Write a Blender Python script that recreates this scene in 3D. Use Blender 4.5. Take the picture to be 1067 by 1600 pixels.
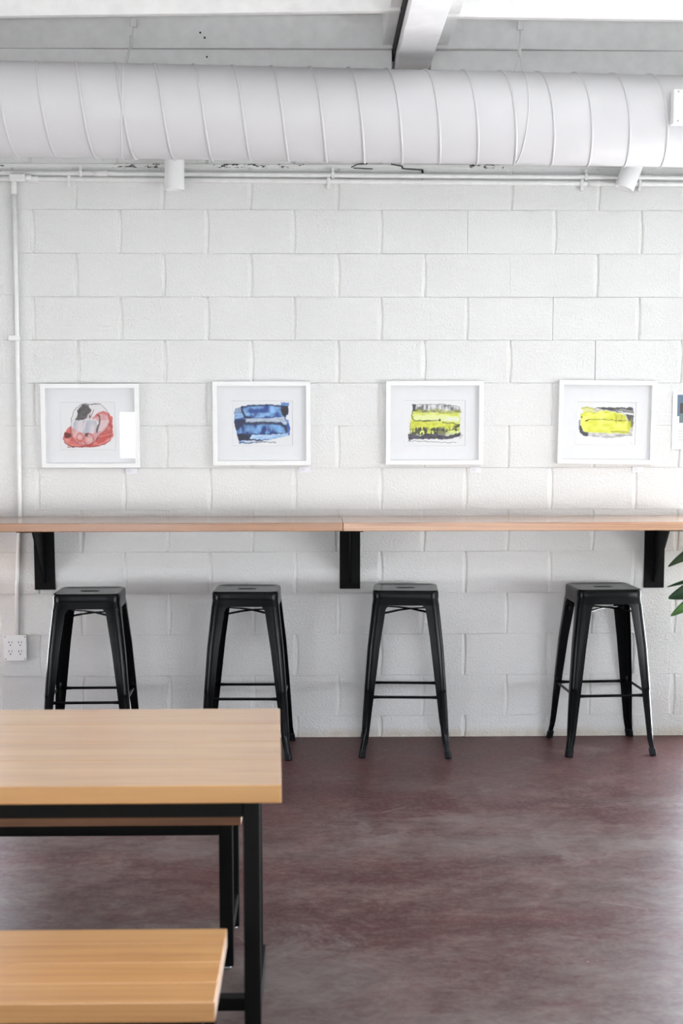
import bpy, bmesh, math, random
import numpy as np
from mathutils import Vector, Matrix

random.seed(7)
for o in list(bpy.data.objects):
    bpy.data.objects.remove(o)
SC = bpy.context.scene
COL = SC.collection

# ------------------------------------------------------------------ camera
cam_d = bpy.data.cameras.new('camera')
cam = bpy.data.objects.new('camera', cam_d)
COL.objects.link(cam)
SC.camera = cam
pitch, yaw, roll = -0.110512, 0.020, -0.000882
F = Vector((math.sin(yaw) * math.cos(pitch), math.cos(yaw) * math.cos(pitch), math.sin(pitch)))
R = Vector((math.cos(yaw), -math.sin(yaw), 0))
U = R.cross(F)
R2 = R * math.cos(roll) + U * math.sin(roll)
U2 = U * math.cos(roll) - R * math.sin(roll)
m = Matrix((R2, U2, -F)).transposed().to_4x4()
m.translation = Vector((1.5082, -6.77406, 1.5593))
cam.matrix_world = m
cam_d.sensor_fit = 'VERTICAL'
cam_d.sensor_height = 36.0
cam_d.sensor_width = 24.0
cam_d.lens = 2223 * 36 / 1600
cam_d.shift_y = 93.6 / 1600
cam_d.clip_start = 0.05
cam_d.dof.use_dof = True
cam_d.dof.focus_distance = 6.4
cam_d.dof.aperture_fstop = 4.5

# ------------------------------------------------------------------ world, exposure
SC.view_settings.view_transform = 'Standard'
SC.view_settings.look = 'None'
SC.view_settings.gamma = 1.0
SC.view_settings.use_curve_mapping = False
SC.view_settings.exposure = 0.0
W = bpy.data.worlds.new('daylight')
SC.world = W
W.use_nodes = True
wn = W.node_tree.nodes
wl = W.node_tree.links
wn.clear()
wo = wn.new('ShaderNodeOutputWorld')
wb = wn.new('ShaderNodeBackground')
tc = wn.new('ShaderNodeTexCoord')
sx = wn.new('ShaderNodeSeparateXYZ')
rp = wn.new('ShaderNodeValToRGB')
rp.color_ramp.elements[0].position = 0.47
rp.color_ramp.elements[0].color = (1.7, 1.76, 1.8, 1)
rp.color_ramp.elements[1].position = 0.56
rp.color_ramp.elements[1].color = (0.84, 0.89, 1.0, 1)
mp = wn.new('ShaderNodeMapRange')
mp.inputs[1].default_value = -1
mp.inputs[2].default_value = 1
wl.new(tc.outputs['Generated'], sx.inputs[0])
wl.new(sx.outputs[2], mp.inputs[0])
wl.new(mp.outputs[0], rp.inputs[0])
wl.new(rp.outputs[0], wb.inputs[0])
wb.inputs[1].default_value = 19.6
wl.new(wb.outputs[0], wo.inputs[0])

XL, XR, YB, ZC = -2.6, 4.75, -10.0, 3.435    # room shell: left, right, rear wall, roof deck
# window openings: (wall, a0, a1, z0, z1)
WIN_R = (-5.0, -1.8, 0.44, 1.0)
WIN_L = (-4.6, -1.8, 0.42, 0.85)
WIN_A = [(-0.75, -.10, 0.3058, 1.3051), (3.375, 4.45, 0.0, 2.1048)]     # in the block wall, either side of the picture
WIN_B = [(-0.80, -0.15, 1.0, 1.63), (-2.2, 0.6, .62, .95), (0.9, 4.6, .62, .95)]  # the two long low strips are unseen, added to fill light from behind
ADDED_ROOF_LIGHT = (-1.0, 3.4, -5.7, -5.25)      # unseen roof opening added for top light: x0, x1, y0, y1


def portal(name, loc, rot, sx_, sy_):
    d = bpy.data.lights.new(name, 'AREA')
    d.shape = 'RECTANGLE'
    d.size, d.size_y = sx_, sy_
    d.cycles.is_portal = True
    o = bpy.data.objects.new(name, d)
    o.location = loc
    o.rotation_euler = rot
    COL.objects.link(o)


hp = math.pi / 2
portal('window_portal', (XR + .10, (WIN_R[0] + WIN_R[1]) / 2, (WIN_R[2] + WIN_R[3]) / 2), (0, hp, 0), WIN_R[3] - WIN_R[2], WIN_R[1] - WIN_R[0])
portal('window_portal', (XL - .10, (WIN_L[0] + WIN_L[1]) / 2, (WIN_L[2] + WIN_L[3]) / 2), (0, -hp, 0), WIN_L[3] - WIN_L[2], WIN_L[1] - WIN_L[0])
for w in WIN_A:
    portal('window_portal', ((w[0] + w[1]) / 2, .26, (w[2] + w[3]) / 2), (-hp, 0, 0), w[1] - w[0], w[3] - w[2])
portal('added_roof_light_portal', ((ADDED_ROOF_LIGHT[0] + ADDED_ROOF_LIGHT[1]) / 2, (ADDED_ROOF_LIGHT[2] + ADDED_ROOF_LIGHT[3]) / 2, ZC + .2), (0, 0, 0), ADDED_ROOF_LIGHT[1] - ADDED_ROOF_LIGHT[0], ADDED_ROOF_LIGHT[3] - ADDED_ROOF_LIGHT[2])
for w in WIN_B:
    portal('window_portal', ((w[0] + w[1]) / 2, YB - .10, (w[2] + w[3]) / 2), (hp, 0, 0), w[1] - w[0], w[3] - w[2])


# ------------------------------------------------------------------ materials
class Mat:
    def __init__(s, name, color=(.8, .8, .8), rough=.5, metal=0, spec=.5, coat=0):
        s.m = bpy.data.materials.new(name)
        s.m.use_nodes = True
        s.t = s.m.node_tree
        s.b = s.t.nodes['Principled BSDF']
        s.out = s.t.nodes['Material Output']
        s.b.inputs['Base Color'].default_value = (*color, 1)
        s.b.inputs['Roughness'].default_value = rough
        s.b.inputs['Metallic'].default_value = metal
        s.b.inputs['Specular IOR Level'].default_value = spec
        s.b.inputs['Coat Weight'].default_value = coat

    def n(s, kind, **kw):
        nd = s.t.nodes.new('ShaderNode' + kind)
        for k, v in kw.items():
            if k.startswith('i_'):
                k = k[2:].replace('_', ' ')
                nd.inputs[k].default_value = v
            else:
                setattr(nd, k, v)
        return nd

    def l(s, a, b):
        s.t.links.new(a, b)

    def coord(s, scale=(1, 1, 1), kind='Object', rnd=False):
        c = s.n('TexCoord')
        mpn = s.n('Mapping')
        mpn.inputs['Scale'].default_value = scale
        if kind == 'World':
            g = s.n('NewGeometry')
            s.l(g.outputs['Position'], mpn.inputs[0])
        else:
            s.l(c.outputs[kind], mpn.inputs[0])
        if rnd:
            oi = s.n('ObjectInfo')
            mm = s.n('Math', operation='MULTIPLY')
            mm.inputs[1].default_value = 37.0
            s.l(oi.outputs['Random'], mm.inputs[0])
            s.l(mm.outputs[0], mpn.inputs['Location'])
        return mpn.outputs[0]

    def noise(s, vec, scale, detail=3, rough=.5, dist=0):
        nd = s.n('TexNoise')
        nd.inputs['Scale'].default_value = scale
        nd.inputs['Detail'].default_value = detail
        nd.inputs['Roughness'].default_value = rough
        nd.inputs['Distortion'].default_value = dist
        s.l(vec, nd.inputs['Vector'])
        return nd.outputs['Fac']

    def ramp(s, fac, stops):
        r = s.n('ValToRGB')
        e = r.color_ramp.elements
        while len(e) < len(stops):
            e.new(.5)
        for el, (p, c) in zip(e, stops):
            el.position = p
            el.color = (*c, 1) if not isinstance(c, (int, float)) else (c, c, c, 1)
        s.l(fac, r.inputs[0])
        return r.outputs[0]

    def mix(s, fac, a, b, mode='MIX'):
        nd = s.n('Mix', data_type='RGBA', blend_type=mode)
        for sock, v in ((nd.inputs[0], fac), (nd.inputs[6], a), (nd.inputs[7], b)):
            if hasattr(v, 'is_linked'):
                s.l(v, sock)
            else:
                sock.default_value = v if isinstance(v, (int, float)) else (*v, 1)
        return nd.outputs[2]

    def math(s, op, a, b=0.0, clamp=False):
        nd = s.n('Math', operation=op, use_clamp=clamp)
        for i, v in enumerate((a, b)):
            if hasattr(v, 'is_linked'):
                s.l(v, nd.inputs[i])
            else:
                nd.inputs[i].default_value = v
        return nd.outputs[0]

    def bump(s, height, strength=.3, dist=.002, prev=None):
        nd = s.n('Bump')
        nd.inputs['Strength'].default_value = strength
        nd.inputs['Distance'].default_value = dist
        s.l(height, nd.inputs['Height'])
        if prev is not None:
            s.l(prev, nd.inputs['Normal'])
        s.l(nd.outputs[0], s.b.inputs['Normal'])
        return nd.outputs[0]

    def color(s, sock):
        s.l(sock, s.b.inputs['Base Color'])

    def rough(s, sock):
        s.l(sock, s.b.inputs['Roughness'])


def plain(name, color, rough=.5, metal=0, spec=.5, amt=.04, bump=0.0, scale=30):
    q = Mat(name, color, rough, metal, spec)
    v = q.coord()
    f = q.noise(v, scale, 3)
    c0 = tuple(max(0, x * (1 - amt)) for x in color)
    c1 = tuple(min(1, x * (1 + amt)) for x in color)
    q.color(q.ramp(f, [(.3, c0), (.7, c1)]))
    if bump:
        q.bump(f, bump, .002)
    return q.m


# painted concrete block
def block_paint():
    q = Mat('painted block', (.83, .825, .80), .55, 0, .35)
    v = q.coord(kind='World')
    g = q.noise(v, 95, 4, .6)
    big = q.noise(v, 2.3, 2)
    fine = q.noise(v, 240, 2)
    vo = q.n('TexVoronoi', feature='F1')
    vo.inputs['Scale'].default_value = 75
    q.l(v, vo.inputs['Vector'])
    gate = q.noise(v, 7, 2)
    pit = q.math('LESS_THAN', vo.outputs['Distance'], q.math('MULTIPLY', q.math('SUBTRACT', gate, .42, True), .75))
    # dirt low on the wall
    gp = q.n('NewGeometry')
    sp = q.n('SeparateXYZ')
    q.l(gp.outputs['Position'], sp.inputs[0])
    low = q.math('SUBTRACT', .055, sp.outputs[2], True)
    dirt = q.math('MULTIPLY', q.math('MULTIPLY', low, 26.0, True), q.noise(v, 14, 3), True)
    base = q.ramp(big, [(.3, (.745, .745, .735)), (.7, (.775, .775, .765))])
    c = q.mix(q.math('MULTIPLY', pit, .22), base, (.45, .44, .41))
    c = q.mix(dirt, c, (.52, .44, .31))
    q.color(c)
    h = q.math('ADD', q.math('MULTIPLY', g, .8), q.math('MULTIPLY', fine, .25))
    h = q.math('SUBTRACT', h, q.math('MULTIPLY', pit, .9))
    q.bump(h, 1.0, .0075)
    return q.m


def sill_paint():
    q = Mat('chipped paint ledge', (.75, .75, .74), .6)
    v = q.coord((1, 1, 3.5), 'World')
    a = q.noise(v, 26, 5, .65)
    b = q.noise(q.coord((.55, 1, 1), 'World'), 2.2, 2)
    k = q.math('MULTIPLY', q.math('GREATER_THAN', a, .56), q.math('GREATER_THAN', b, .53))
    q.color(q.mix(k, (.74, .74, .72), (.025, .025, .028)))
    q.bump(a, .6, .006)
    return q.m


def wood(name, light, dark, line, along=0, coat=.25, rough=.38, contrast=1.0, rough_lines=.5):
    """grain runs along axis 0 (x)."""
    q = Mat(name, light, rough, 0, .5, coat)
    q.b.inputs['Coat Roughness'].default_value = .22
    v = q.coord((.55, 9, 9), rnd=True)
    a = q.noise(v, 1.6, 5, .6, .35)
    v2 = q.coord((1.1, 42, 42), rnd=True)
    b = q.noise(v2, 2.2, 3, .55)
    v3 = q.coord((.35, 14, 14), rnd=True)
    c3 = q.noise(v3, 1.7, 2, .5, .6)
    oi = q.n('ObjectInfo')
    base = q.ramp(a, [(.30, dark), (.68, light)])
    base = q.mix(q.math('MULTIPLY', q.math('SUBTRACT', b, .40, True), 1.2 * contrast, True), base, dark)
    ln = q.ramp(c3, [(.44, 0.0), (.485, 1.0), (.50, 1.0), (.53, 0.0)])
    base = q.mix(q.math('MULTIPLY', ln, rough_lines), base, line)
    tint = q.n('HueSaturation')
    tint.inputs['Saturation'].default_value = 1.0
    q.l(base, tint.inputs['Color'])
    q.l(q.math('ADD', .87, q.math('MULTIPLY', oi.outputs['Random'], .24)), tint.inputs['Value'])
    q.color(tint.outputs[0])
    q.bump(b, .08, .001)
    return q.m


def floor_mat():
    q = Mat('stained polished concrete', (.12, .08, .08), .38, 0, .14)
    v = q.coord((1, 1, 1), 'World')
    vs = q.coord((.55, 1.25, 1), 'World')
    a = q.noise(vs, 1.15, 7, .62, .4)
    b = q.noise(v, 5.5, 6, .68)
    d = q.noise(v, 48, 4, .7)
    big = q.noise(vs, .55, 3, .5)
    red = q.ramp(b, [(.30, (.050, .016, .017)), (.55, (.082, .030, .030)), (.75, (.130, .062, .056))])
    grey = q.ramp(b, [(.30, (.120, .093, .086)), (.7, (.200, .165, .150))])
    gp = q.n('NewGeometry')
    sp_ = q.n('SeparateXYZ')
    q.l(gp.outputs['Position'], sp_.inputs[0])
    # stain worn grey by feet; maroon wall band also paints in the counter's shade
    wear_shade = q.math('ADD', a, q.math('MULTIPLY', q.math('ADD', sp_.outputs[1], 1.0, False), -.035))
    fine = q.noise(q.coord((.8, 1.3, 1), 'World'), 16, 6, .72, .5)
    wear_shade = q.math('ADD', wear_shade, q.math('MULTIPLY', q.math('SUBTRACT', fine, .5), .55))
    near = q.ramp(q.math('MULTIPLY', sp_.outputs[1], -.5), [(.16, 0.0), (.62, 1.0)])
    c = q.mix(q.math('MULTIPLY', q.ramp(wear_shade, [(.43, 0.0), (.72, 1.0)]), q.math('ADD', .12, q.math('MULTIPLY', near, .88))), red, grey)
    c = q.mix(q.math('MULTIPLY', q.ramp(d, [(.45, 0.0), (.75, 1.0)]), .35), c, (.20, .17, .155))
    # light wear blotches and hairline scratches
    w = q.noise(v, 2.3, 7, .75, .6)
    c = q.mix(q.math('MULTIPLY', q.ramp(w, [(.58, 0.0), (.72, 1.0)]), .5), c, (.26, .235, .22))
    vo = q.n('TexVoronoi', feature='DISTANCE_TO_EDGE')
    vo.inputs['Scale'].default_value = 1.7
    wv = q.mix(.12, v, q.n('TexNoise').outputs['Color'])
    q.l(wv, vo.inputs['Vector'])
    ck = q.math('LESS_THAN', vo.outputs['Distance'], .0028)
    ck = q.math('MULTIPLY', ck, q.math('GREATER_THAN', q.noise(v, 3.1, 2), .60))
    c = q.mix(q.math('MULTIPLY', ck, .22), c, (.38, .35, .33))
    sp = q.n('TexVoronoi', feature='F1')
    sp.inputs['Scale'].default_value = 13
    q.l(v, sp.inputs['Vector'])
    dot = q.math('MULTIPLY', q.math('LESS_THAN', sp.outputs['Distance'], .045), q.math('GREATER_THAN', b, .60))
    c = q.mix(q.math('MULTIPLY', dot, .5), c, (.5, .47, .45))
    q.color(c)
    q.rough(q.ramp(b, [(.25, .36), (.75, .47)]))
    q.bump(q.math('ADD', q.math('MULTIPLY', b, .7), q.math('MULTIPLY', d, .3)), .08, .004)
    return q.m


def black_metal(name, color=(.0032, .0035, .0042), rough=.21, spec=.10):
    q = Mat(name, color, rough, 0, spec)
    v = q.coord()
    f = q.noise(v, 25, 2)
    q.rough(q.ramp(f, [(.3, rough - .02), (.7, rough + .02)]))
    return q.m


def glass_mat():
    q = Mat('clear pane')
    q.t.nodes.remove(q.b)
    tr = q.n('BsdfTransparent')
    gl = q.n('BsdfGlossy')
    gl.inputs['Roughness'].default_value = .0
    lw = q.n('LayerWeight')
    lw.inputs['Blend'].default_value = .5
    fr = q.n('Math', operation='MULTIPLY_ADD')
    fr.inputs[1].default_value = .94
    fr.inputs[2].default_value = .055
    q.l(q.math('POWER', lw.outputs['Facing'], 4.0), fr.inputs[0])
    mx = q.n('MixShader')
    q.l(fr.outputs[0], mx.inputs[0])
    q.l(tr.outputs[0], mx.inputs[1])
    q.l(gl.outputs[0], mx.inputs[2])
    q.l(mx.outputs[0], q.out.inputs[0])
    return q.m


M = dict(
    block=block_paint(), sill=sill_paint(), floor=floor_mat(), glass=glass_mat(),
    mortar=plain('painted mortar', (.80, .80, .78), .6, bump=.4, scale=90),
    wall=plain('white wall paint', (.80, .80, .78), .6, bump=.1),
    ceil=plain('white ceiling paint', (.90, .898, .89), .6, bump=.25, scale=14),
    joist=plain('white painted timber', (.90, .897, .89), .55, bump=.3, scale=18),
    beam=plain('white painted beam', (.90, .895, .905), .5, bump=.15, scale=12),
    gap=plain('dark gap shade and crack', (.02, .018, .02), .8),
    duct=plain('white painted duct', (.655, .648, .663), .42, spec=.4, amt=.02, scale=4),
    pipe=plain('white painted conduit', (.81, .81, .80), .38),
    lamp=plain('white lamp enamel', (.84, .84, .84), .35, amt=.01),
    white=plain('white plastic', (.80, .80, .80), .4, amt=.01),
    slot=plain('dark slot', (.03, .03, .03), .5),
    frame=plain('white lacquered frame', (.80, .80, .795), .4, amt=.01),
    mat=plain('white mat board', (.765, .77, .785), .8, amt=.01),
    card=plain('white paper card', (.80, .80, .84), .7, amt=.01),
    ink=plain('grey print', (.45, .45, .48), .7),
    black=black_metal('black enamelled steel'),
    steel=black_metal('black powder coated steel', (.0035, .0034, .0034), .50, .12),
    rubber=plain('black rubber foot', (.005, .0055, .007), .4, spec=.15),
    screw=plain('bright screw', (.35, .35, .36), .3, .8),
    counter_a=wood('reddish counter wood', (.34, .145, .050), (.26, .096, .030), (.14, .046, .016), rough=.2, coat=.7),
    counter_b=wood('pinkish counter wood', (.50, .285, .165), (.42, .205, .11), (.20, .07, .038), rough=.2, coat=.7),
    table=wood('pale table wood', (.54, .305, .11), (.45, .228, .072), (.29, .12, .04), rough=.34, coat=.95, contrast=.45, rough_lines=.3),
    bench=wood('honey bench wood', (.64, .355, .14), (.53, .26, .09), (.38, .17, .06), rough=.40, coat=.1, contrast=.7, rough_lines=.35),
    bench_dark=wood('darker bench wood', (.22, .095, .036), (.16, .062, .022), (.08, .03, .015), rough=.45, coat=.05, contrast=.6, rough_lines=.3),  # far bench drawn darker than the near one
    endgrain=plain('pale end grain', (.62, .47, .36), .55, amt=.12, scale=120),
    leaf=None, stem=None,
    pot=plain('grey planter', (.30, .30, .29), .6), soil=plain('potting soil', (.04, .03, .02), .9, amt=.4),
)
q = Mat('monstera leaf', (.03, .10, .03), .32, 0, .5)
v = q.coord()
q.color(q.ramp(q.noise(v, 9, 3), [(.3, (.012, .045, .022)), (.7, (.030, .095, .035))]))
M['leaf'] = q.m
q = Mat('young leaf', (.08, .22, .05), .35, 0, .5)
v = q.coord()
q.color(q.ramp(q.noise(v, 9, 3), [(.3, (.05, .14, .04)), (.7, (.12, .26, .07))]))
M['leaf_light'] = q.m
M['stem'] = plain('green stem', (.05, .13, .04), .4)


# ------------------------------------------------------------------ mesh helpers
class MB:
    def __init__(s):
        s.v, s.f, s.mi, s.sm = [], [], [], []

    def add(s, verts, faces, mi=0, smooth=False):
        o = len(s.v)
        s.v += [tuple(p) for p in verts]
        for f in faces:
            s.f.append(tuple(i + o for i in f))
            s.mi.append(mi)
            s.sm.append(smooth)
        return s

    def box(s, x0, x1, y0, y1, z0, z1, b=0.0, mi=0, rot=None):
        """box with chamfered edges (b > 0)"""
        if b <= 0:
            V = [(x, y, z) for x in (x0, x1) for y in (y0, y1) for z in (z0, z1)]
            Fc = [(0, 1, 3, 2), (4, 6, 7, 5), (0, 4, 5, 1), (2, 3, 7, 6), (0, 2, 6, 4), (1, 5, 7, 3)]
        else:
            V, idx = [], {}
            for i, x in enumerate((x0, x1)):
                for j, y in enumerate((y0, y1)):
                    for k, z in enumerate((z0, z1)):
                        sx, sy, sz = (1, -1)[i] * b, (1, -1)[j] * b, (1, -1)[k] * b
                        idx[i, j, k, 0] = len(V); V.append((x, y + sy, z + sz))
                        idx[i, j, k, 1] = len(V); V.append((x + sx, y, z + sz))
                        idx[i, j, k, 2] = len(V); V.append((x + sx, y + sy, z))
            Fc = []
            for i in (0, 1):
                Fc.append([idx[i, j, k, 0] for j, k in ((0, 0), (0, 1), (1, 1), (1, 0))][::(1 if i == 0 else -1)])
                Fc.append([idx[j, i, k, 1] for j, k in ((0, 0), (1, 0), (1, 1), (0, 1))][::(1 if i == 0 else -1)])
                Fc.append([idx[j, k, i, 2] for j, k in ((0, 0), (0, 1), (1, 1), (1, 0))][::(1 if i == 0 else -1)])
            for a in (0, 1):
                for c in (0, 1):
                    Fc.append([idx[0, a, c, 1], idx[1, a, c, 1], idx[1, a, c, 2], idx[0, a, c, 2]])
                    Fc.append([idx[a, 0, c, 0], idx[a, 1, c, 0], idx[a, 1, c, 2], idx[a, 0, c, 2]])
                    Fc.append([idx[a, c, 0, 0], idx[a, c, 1, 0], idx[a, c, 1, 1], idx[a, c, 0, 1]])
                    for e in (0, 1):
                        Fc.append([idx[a, c, e, 0], idx[a, c, e, 1], idx[a, c, e, 2]])
        if rot is not None:
            V = [tuple(rot @ Vector(p)) for p in V]
        return s.add(V, Fc, mi)

    def tube(s, pts, r, n=10, cap=True, mi=0, smooth=True):
        pts = [Vector(p) for p in pts]
        rs = r if isinstance(r, (list, tuple)) else [r] * len(pts)
        up = None
        rings = []
        for i, p in enumerate(pts):
            t = (pts[min(i + 1, len(pts) - 1)] - pts[max(i - 1, 0)]).normalized()
            if up is None:
                up = Vector((0, 0, 1)) if abs(t.z) < .9 else Vector((1, 0, 0))
            u = (up - t * up.dot(t)).normalized()
            w = t.cross(u)
            up = u
            rings.append([p + (u * math.cos(2 * math.pi * k / n) + w * math.sin(2 * math.pi * k / n)) * rs[i] for k in range(n)])
        V = [q_ for rg in rings for q_ in rg]
        Fc = [(i * n + k, i * n + (k + 1) % n, (i + 1) * n + (k + 1) % n, (i + 1) * n + k) for i in range(len(pts) - 1) for k in range(n)]
        s.add(V, Fc, mi, smooth)
        if cap:
            o = len(s.v) - len(V)
            s.f.append(tuple(o + k for k in range(n))[::-1]); s.mi.append(mi); s.sm.append(False)
            s.f.append(tuple(o + (len(pts) - 1) * n + k for k in range(n))); s.mi.append(mi); s.sm.append(False)
        return s

    def prism(s, poly, axis, a0, a1, mi=0):
        """extrude a closed 2-D polygon along an axis; poly in the two other axes, in order"""
        n = len(poly)

        def P(p, a):
            return {0: (a, p[0], p[1]), 1: (p[0], a, p[1]), 2: (p[0], p[1], a)}[axis]
        V = [P(p, a0) for p in poly] + [P(p, a1) for p in poly]
        Fc = [tuple(range(n)), tuple(range(n, 2 * n))[::-1]] + [(k, n + k, n + (k + 1) % n, (k + 1) % n) for k in range(n)]
        return s.add(V, Fc, mi)

    def mesh(s, name, mats):
        me = bpy.data.meshes.new(name)
        me.from_pydata(s.v, [], s.f)
        for mt in (mats if isinstance(mats, (list, tuple)) else [mats]):
            me.materials.append(mt)
        me.polygons.foreach_set('material_index', s.mi)
        me.polygons.foreach_set('use_smooth', s.sm)
        bm = bmesh.new()
        bm.from_mesh(me)
        bmesh.ops.recalc_face_normals(bm, faces=bm.faces)
        bm.to_mesh(me)
        bm.free()
        me.update()
        return me

    def build(s, name, mats, parent=None, loc=(0, 0, 0), rot=(0, 0, 0)):
        return put(name, s.mesh(name, mats), parent, loc, rot)


def put(name, me, parent=None, loc=(0, 0, 0), rot=(0, 0, 0)):
    o = bpy.data.objects.new(name, me)
    o.location = loc
    o.rotation_euler = rot
    if parent is not None:
        o.parent = parent
    COL.objects.link(o)
    return o


def tag(o, label=None, cat=None, group=None, kind=None):
    if label: o['label'] = label
    if cat: o['category'] = cat
    if group: o['group'] = group
    if kind: o['kind'] = kind
    return o


def thing(name, label, cat, loc=(0, 0, 0), rz=0, group=None):
    o = bpy.data.objects.new(name, None)
    o.location = loc
    o.rotation_euler = (0, 0, rz)
    o.empty_display_size = .05
    COL.objects.link(o)
    return tag(o, label, cat, group)


def copy_tree(o, parent=None):
    c = o.copy()
    COL.objects.link(c)
    if parent is not None:
        c.parent = parent
    for ch in list(o.children):
        copy_tree(ch, c)
    return c


def bev(o, w=.002, seg=2):
    md = o.modifiers.new('edge', 'BEVEL')
    md.width = w
    md.segments = seg
    md.limit_method = 'ANGLE'
    return o


# ================================================================== ROOM SHELL
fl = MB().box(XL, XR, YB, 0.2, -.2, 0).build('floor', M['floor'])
tag(fl, 'maroon and grey stained polished concrete floor', kind='structure')

# ---- the block wall
HC, Z0, BW = 0.199867, 0.105914, 0.4064


def wall_with_holes(name, axis, pos, th, a0, a1, holes, label, mat='wall'):
    mb = MB()
    cuts = sorted(set([a0, a1] + [h[0] for h in holes] + [h[1] for h in holes]))
    for u0, u1 in zip(cuts[:-1], cuts[1:]):
        hs = sorted([(h[2], h[3]) for h in holes if h[0] <= u0 and h[1] >= u1])
        z = 0.0
        spans = []
        for b0, b1 in hs:
            spans.append((z, b0)); z = b1
        spans.append((z, ZC))
        for s0, s1 in spans:
            if s1 - s0 > 1e-4:
                if axis == 'x':
                    mb.box(min(pos, pos + th), max(pos, pos + th), u0, u1, s0, s1)
                else:
                    mb.box(u0, u1, min(pos, pos + th), max(pos, pos + th), s0, s1)
    return tag(mb.build(name, M[mat]), label, kind='structure')


back = wall_with_holes('wall_back', 'y', .008, .10, XL, XR + .2, WIN_A, 'white painted concrete block wall behind the counter', 'mortar')

rnd = random.Random(3)


def block_mesh(name, w, h, gl, gr, seed):
    """block face with wavy, lens-shaped vertical joints; origin at lower left, face at y = 0.
    gl / gr: half joint width at left / right (0 = joint filled with paint)"""
    rr = random.Random(seed)
    n = 5
    hz = .0008
    V, Fc = [], []
    rows = []
    p1, p2 = rr.uniform(-.3, .3), rr.uniform(-.3, .3)
    for i in range(n + 1):
        t = i / n
        z = hz + (h - 2 * hz) * t
        e = math.sin(math.pi * min(1, max(0, t * .9 + .05 + p1 * .1)))
        f = math.sin(math.pi * min(1, max(0, t * .9 + .05 + p2 * .1)))
        le = gl * (.35 + .65 * e) + (rr.uniform(-.0008, .0008) if gl else 0)
        ri = w - gr * (.35 + .65 * f) + (rr.uniform(-.0008, .0008) if gr else 0)
        cl = .006 if gl else .0006
        cr = .006 if gr else .0006
        dp = .011
        zz = z
        rows.append(len(V))
        V += [(le - cl * .4, dp, zz), (le, .003, zz), (le + cl, 0, zz), (ri - cr, 0, zz), (ri, .003, zz), (ri + cr * .4, dp, zz)]
    for i in range(n):
        a, b = rows[i], rows[i + 1]
        for k in range(5):
            Fc.append((a + k, a + k + 1, b + k + 1, b + k))
    # chamfered bed joints, top and bottom
    for a, dz in ((rows[0], -.0007), (rows[-1], .0007)):
        o = len(V)
        x0, x1 = V[a + 1][0], V[a + 4][0]
        z = V[a][2]
        V += [(x0, .0045, z + dz), (x1, .0045, z + dz)]
        Fc.append((a + 1, a + 2, a + 3, a + 4, o + 1, o))
    mb = MB().add(V, Fc)
    return mb.mesh(name, M['block'])


mesh_cache = {}


def add_block(x0, x1, z0, z1, gl=.0085, gr=.0085, dy=None):
    for w in WIN_A:                                # stop at a window opening
        if z0 < w[3] - .01 and z1 > w[2] + .01 and x0 < w[1] and x1 > w[0]:
            if x0 < w[0] - .03:
                add_block(x0, w[0], z0, z1, gl, .0)
            if x1 > w[1] + .03:
                add_block(w[1], x1, z0, z1, .0, gr)
            return
    gl, gr = round(gl * 500) / 500, round(gr * 500) / 500
    key = (round(x1 - x0, 3), round(z1 - z0, 3), gl, gr, rnd.randrange(3))
    if key not in mesh_cache:
        mesh_cache[key] = block_mesh('concrete_block', x1 - x0, z1 - z0, gl, gr, hash(key) % 9999)
    put('concrete_block', mesh_cache[key], back, (x0 + rnd.uniform(-.0015, .0015), rnd.uniform(-.0012, .0012) if dy is None else dy, z0))


FILLED = {(11, 5.5), (10, 6), (9, 6.5), (8, 7), (12, 5)}
PIER = .121
for r in range(-1, 17):
    z0 = max(0.0, Z0 + r * HC)
    z1 = min(Z0 + (r + 1) * HC, ZC)
    off = .5 if r % 2 else 0.0
    pier_row = 9 <= r <= 12
    c = -2.0 + off
    while c * BW < XR:
        a, b = c * BW, min((c + 1) * BW, XR)
        gl = 0 if (r, c) in FILLED else rnd.uniform(.008, .0135)
        gr = 0 if (r, c + 1) in FILLED else rnd.uniform(.007, .012)
        if pier_row:
            if b > PIER + .05:
                add_block(max(a, PIER), b, z0, z1, gl if a > PIER else .003, gr)
        elif b > a + .04:
            add_block(a, b, z0, z1, gl, gr)
        c += 1
for za, zb in ((1.9047, 2.115), (2.115, 2.437), (2.437, 2.628), (2.628, Z0 + 13 * HC)):
    add_block(-.75, PIER, za, zb, .003, .003, -.004)

# chipped ledge line above the conduits and the stepped black crack in it
MB().box(-.8, XR, -.006, .01, 2.694, 2.712, .002).build('chipped_ledge', M['sill'], back)
ck = MB()
for (x0, z0_), (x1, z1_), t in (((1.69, 2.697), (1.72, 2.711), .0022), ((1.72, 2.711), (1.765, 2.714), .0025), ((1.70, 2.694), (1.79, 2.690), .0015),
                                ((1.875, 2.712), (1.925, 2.703), .0025), ((1.925, 2.703), (1.93, 2.692), .0035), ((1.93, 2.692), (2.02, 2.686), .002),
                                ((2.02, 2.688), (2.023, 2.672), .005), ((2.02, 2.645), (2.023, 2.632), .004)):
    d = Vector((x1 - x0, 0, z1_ - z0_)); L = d.length; d.normalize(); nrm = Vector((-d.z, 0, d.x)) * t
    A, B_ = Vector((x0, 0, z0_)), Vector((x1, 0, z1_))
    V = []
    for y in (-.0085, .0):
        V += [tuple(p + Vector((0, y, 0))) for p in (A - nrm, B_ - nrm, B_ + nrm, A + nrm)]
    ck.add(V, [(0, 1, 2, 3), (4, 7, 6, 5), (0, 4, 5, 1), (1, 5, 6, 2), (2, 6, 7, 3), (3, 7, 4, 0)])
ck.build('crack', M['gap'], back)


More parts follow.
